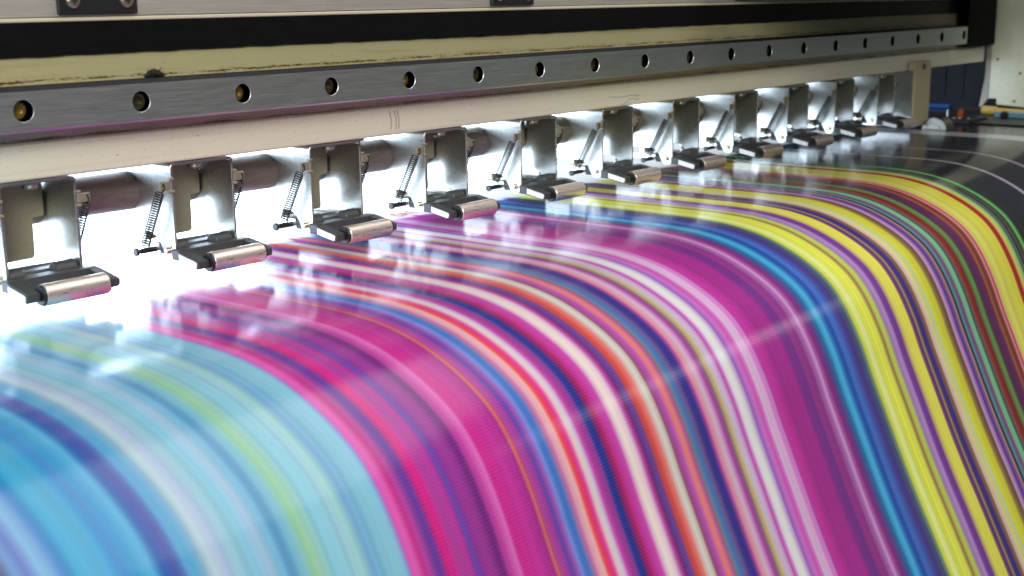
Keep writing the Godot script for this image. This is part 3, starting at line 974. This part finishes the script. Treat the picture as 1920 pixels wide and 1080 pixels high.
	lathe(b, Vector3(-0.0002, -0.0806, 0.0049), Vector3(1, 0, 0), [0.0, 0.0008, 0.0030, 0.0008], 10)
	put("axle", b, M["screw_steel"], r)
	return t

func make_units() -> void:
	var first := make_unit()
	var order := ["first pinch roller unit at the left edge, cut off by the frame", "second pinch roller unit from the left, over the magenta stripes", "third pinch roller unit from the left, beside the shaft collar", "fourth pinch roller unit from the left, just right of the shaft collar", "fifth pinch roller unit from the left", "sixth pinch roller unit from the left, in the middle of the row", "seventh pinch roller unit from the left, under the ink scrawl", "eighth pinch roller unit from the left, over the yellow stripes", "ninth pinch roller unit from the left", "tenth pinch roller unit from the left, second from the end post", "last pinch roller unit, right beside the beige end post"]
	for k in UNITS:
		var o := first if k == 0 else first.duplicate() as Node3D
		if k > 0:
			o.name = "pinch_roller_unit_%03d" % k
			add_child(o, true)
		o.position = Vector3(FIRST + PITCH * k, 0, 0)
		tag(o, order[k], "pinch roller", "pinch roller units under the beam")
	# the cam shaft that runs through all brackets
	var t := thing("lift_shaft", "brown grey round shaft running through all the brackets under the beam", "shaft")
	var b := MB.new()
	lathe(b, Vector3(-0.36, -0.0495, -0.0545), Vector3(1, 0, 0), [0.0, 0.0, 0.0, 0.0100, 1.32, 0.0100, 1.32, 0.0], 40)
	put("shaft", b, M["shaft_paint"], t)
	var c := []
	arc(c, 0.0545, -0.0495, 0.0138, 0, -180, 14)
	c.append_array([0.0407, -0.0327, 0.0683, -0.0327])
	var list := []
	for i in range(0, c.size(), 2):
		list.append(-c[i])
		list.append(c[i + 1])
	b = MB.new()
	prism_x(b, list, 0.2335, 0.2385, 0.0003)
	put("collar", b, M["guard_steel"], t)

func make_end() -> void:
	# post at the end of the row
	var t := thing("end_post", "beige sheet metal post at the right end of the pinch roller row", "post", Vector3(0.971, 0, 0))
	var b := MB.new()
	prism_z(b, [0.0, -0.0885, 0.0405, -0.0885, 0.0405, -0.0255, 0.0385, -0.0232, 0.0, -0.0232], -0.0080, -0.0060, 0.0005)
	put("front_plate", b, M["post_paint"], t)
	b = MB.new()
	prism_x(b, [-0.0081, -0.0330, -0.0081, -0.0885, -0.060, -0.0885, -0.060, -0.0330], 0.0, 0.0016, 0.0002)
	put("side_plate", b, M["galvanised_steel"], t)
	b = MB.new()
	prism_x(b, [-0.0081, -0.0232, -0.0081, -0.0322, -0.0129, -0.0322, -0.0129, -0.0232], 0.0, 0.0405, 0.0003)
	put("top_fold", b, M["post_paint"], t)
	b = MB.new()
	lathe(b, Vector3(0.0215, -0.0285, -0.0060), Vector3(0, 0, 1), [0.0, 0.0032, 0.0006, 0.0032, 0.0012, 0.0026, 0.0012, 0.0014, 0.0004, 0.0014, 0.0004, 0.0], 16)
	put("screw", b, M["bolt_dark"], t)
	# black block added for the shade past the end of the rail
	t = thing("shade_block", "matt black block added for the shade on the beam beyond the rail's right end", "shade block", Vector3(1.10, 0, 0))
	b = MB.new()
	box(b, 0.0, 0.0835, -0.0135, 0.0630, -0.0150, -0.004, 0.001)
	put("block", b, M["matt_black"], t)
	# side cabinet
	t = thing("right_cabinet", "pale green grey sheet metal cabinet side at the printer's right end", "cabinet", Vector3(1.19, 0, 0))
	b = MB.new()
	prism_x(b, [-0.0095, -0.0740, -0.0005, -0.0740, -0.0001, -0.0805, 0.055, -0.0845, 0.055, 0.10, -0.0095, 0.10], 0.0, 0.003, 0.0004)
	put("panel_sheet", b, M["panel_paint"], t)
	b = MB.new()
	prism_x(b, [-0.0096, -0.0740, -0.0096, 0.10, -0.0152, 0.10, -0.0152, -0.0500, -0.0200, -0.0840, -0.0172, -0.0840], 0.0004, 0.0026, 0.0003)
	put("folded_edge", b, M["brushed_aluminium"], t)
	for p in [[0.0195, -0.0760], [-0.002, -0.0300], [0.024, -0.045]]:
		b = MB.new()
		lathe(b, Vector3(0.0002, p[1], p[0]), Vector3(-1, 0, 0), [0.0, 0.0016, 0.0008, 0.0014, 0.0012, 0.0008, 0.0012, 0.0], 12)
		put("rivet", b, M["bolt_dark"], t)
	t = thing("yellow_tube", "yellow plastic tube lying along the foot of the side panel", "tube", Vector3(1.178, -0.0862, -0.0112))
	b = MB.new()
	lathe(b, Vector3.ZERO, Vector3(0, -0.03, 1), [0.0, 0.0, 0.0, 0.0044, 0.001, 0.0048, 0.016, 0.0048, 0.0165, 0.0036, 0.20, 0.0036, 0.20, 0.0], 20)
	put("tube", b, M["yellow_plastic"], t)
	# dark base under it
	t = thing("base_ledge", "black ledge between the bed and the side panel", "ledge", Vector3(1.02, 0, 0))
	b = MB.new()
	box(b, 0.06, 0.168, -0.0930, -0.0915, -0.12, 0.30, 0.0005)
	put("ledge", b, M["black_plastic"], t)
	t = thing("foam_tray", "pale blue plastic tray with a black knob at the right edge", "tray", Vector3(1.15, -0.0914, 0.012))
	b = MB.new()
	box(b, 0.0, 0.012, 0.0, 0.0062, 0.0, 0.09, 0.001)
	put("tray", b, M["pale_blue_plastic"], t)
	b = MB.new()
	lathe(b, Vector3(0.0, 0.0034, 0.0125), Vector3(-1, 0, 0), [0.0, 0.0042, 0.003, 0.0042, 0.0036, 0.0036, 0.0036, 0.0012, 0.0042, 0.0012, 0.0042, 0.0], 18)
	put("knob", b, M["black_plastic"], t)
	# grit wheel beside the sheet's edge
	t = thing("edge_wheel", "polished metal wheel half sunk in the bed beside the banner's edge", "wheel", Vector3(0.992, -0.0925, 0.0085))
	b = MB.new()
	lathe(b, Vector3.ZERO, Vector3(1, 0, 0), [0.0, 0.0, 0.0, 0.0060, 0.0008, 0.0062, 0.0008, 0.0085, 0.0, 0.0088, 0.0, 0.0125, 0.0014, 0.0138, 0.0040, 0.0138, 0.0040, 0.0130, 0.020, 0.0130, 0.020, 0.0], 36)
	put("wheel", b, M["bright_metal"], t)
	# wiper with its orange tube end
	t = thing("wiper_head", "small wiper fitting with an orange cap and bright screws on the dark bed", "wiper", Vector3(1.075, -0.0932, -0.008))
	b = MB.new()
	box(b, 0.0, 0.05, 0.0, 0.0055, -0.012, 0.022, 0.0008)
	put("base", b, M["black_plastic"], t)
	b = MB.new()
	lathe(b, Vector3(0.012, 0.0054, 0.0060), Vector3(0.05, 1, 0.12), [0.0, 0.0034, 0.007, 0.0034, 0.0085, 0.0028, 0.0092, 0.0016, 0.0092, 0.0], 18)
	put("cap", b, M["orange_plastic"], t)
	b = MB.new()
	box(b, 0.006, 0.009, 0.0056, 0.0145, -0.0065, -0.0045, 0.0004)
	put("bracket", b, M["screw_steel"], t)
	for p in [[0.004, -0.006], [0.004, 0.003], [0.003, 0.010], [0.006, 0.018]]:
		b = MB.new()
		lathe(b, Vector3(p[0], 0.0054, p[1]), Vector3(0, 1, 0), [0.0, 0.0015, 0.0010, 0.0014, 0.0015, 0.0008, 0.0015, 0.0], 12)
		put("screw", b, M["screw_steel"], t)
	# added hood, unseen above the picture, keeps light off the beam's end
	t = thing("added_hood", "added unseen black hood blocking light over the printer's right end, above the picture", "hood", Vector3(0.58, 0.064, 0))
	b = MB.new()
	box(b, 0.0, 0.52, 0.0, 0.012, -0.0155, 0.142, 0.001)
	put("shade_sheet", b, M["black_plastic"], t)
	# the cabinet's navy rear wall and a blue strip at its foot
	t = thing("cabinet_wall", "dark navy wall inside the right cabinet behind the beam", "panel", Vector3(1.262, 0, 0))
	b = MB.new()
	box(b, 0.0, 0.004, -0.0925, 0.30, -0.40, 0.02, 0.0004)
	for z in [-0.092, -0.070]:
		box(b, -0.002, -0.0001, -0.0800, 0.05, z, z + 0.004, 0.0003)
	put("wall_sheet", b, M["navy_paint"], t)
	t = thing("blue_strip", "bright blue plastic strip at the foot of the navy wall", "strip", Vector3(1.245, -0.0931, -0.112))
	b = MB.new()
	box(b, 0.0, 0.014, 0.0, 0.0050, 0.0, 0.036, 0.001)
	put("strip", b, M["bright_blue"], t)

func _ready() -> void:
	rng.seed = 1
	look()
	make_banner()
	make_platen()
	make_beam()
	make_rail()
	make_clamps()
	make_units()
	make_end()
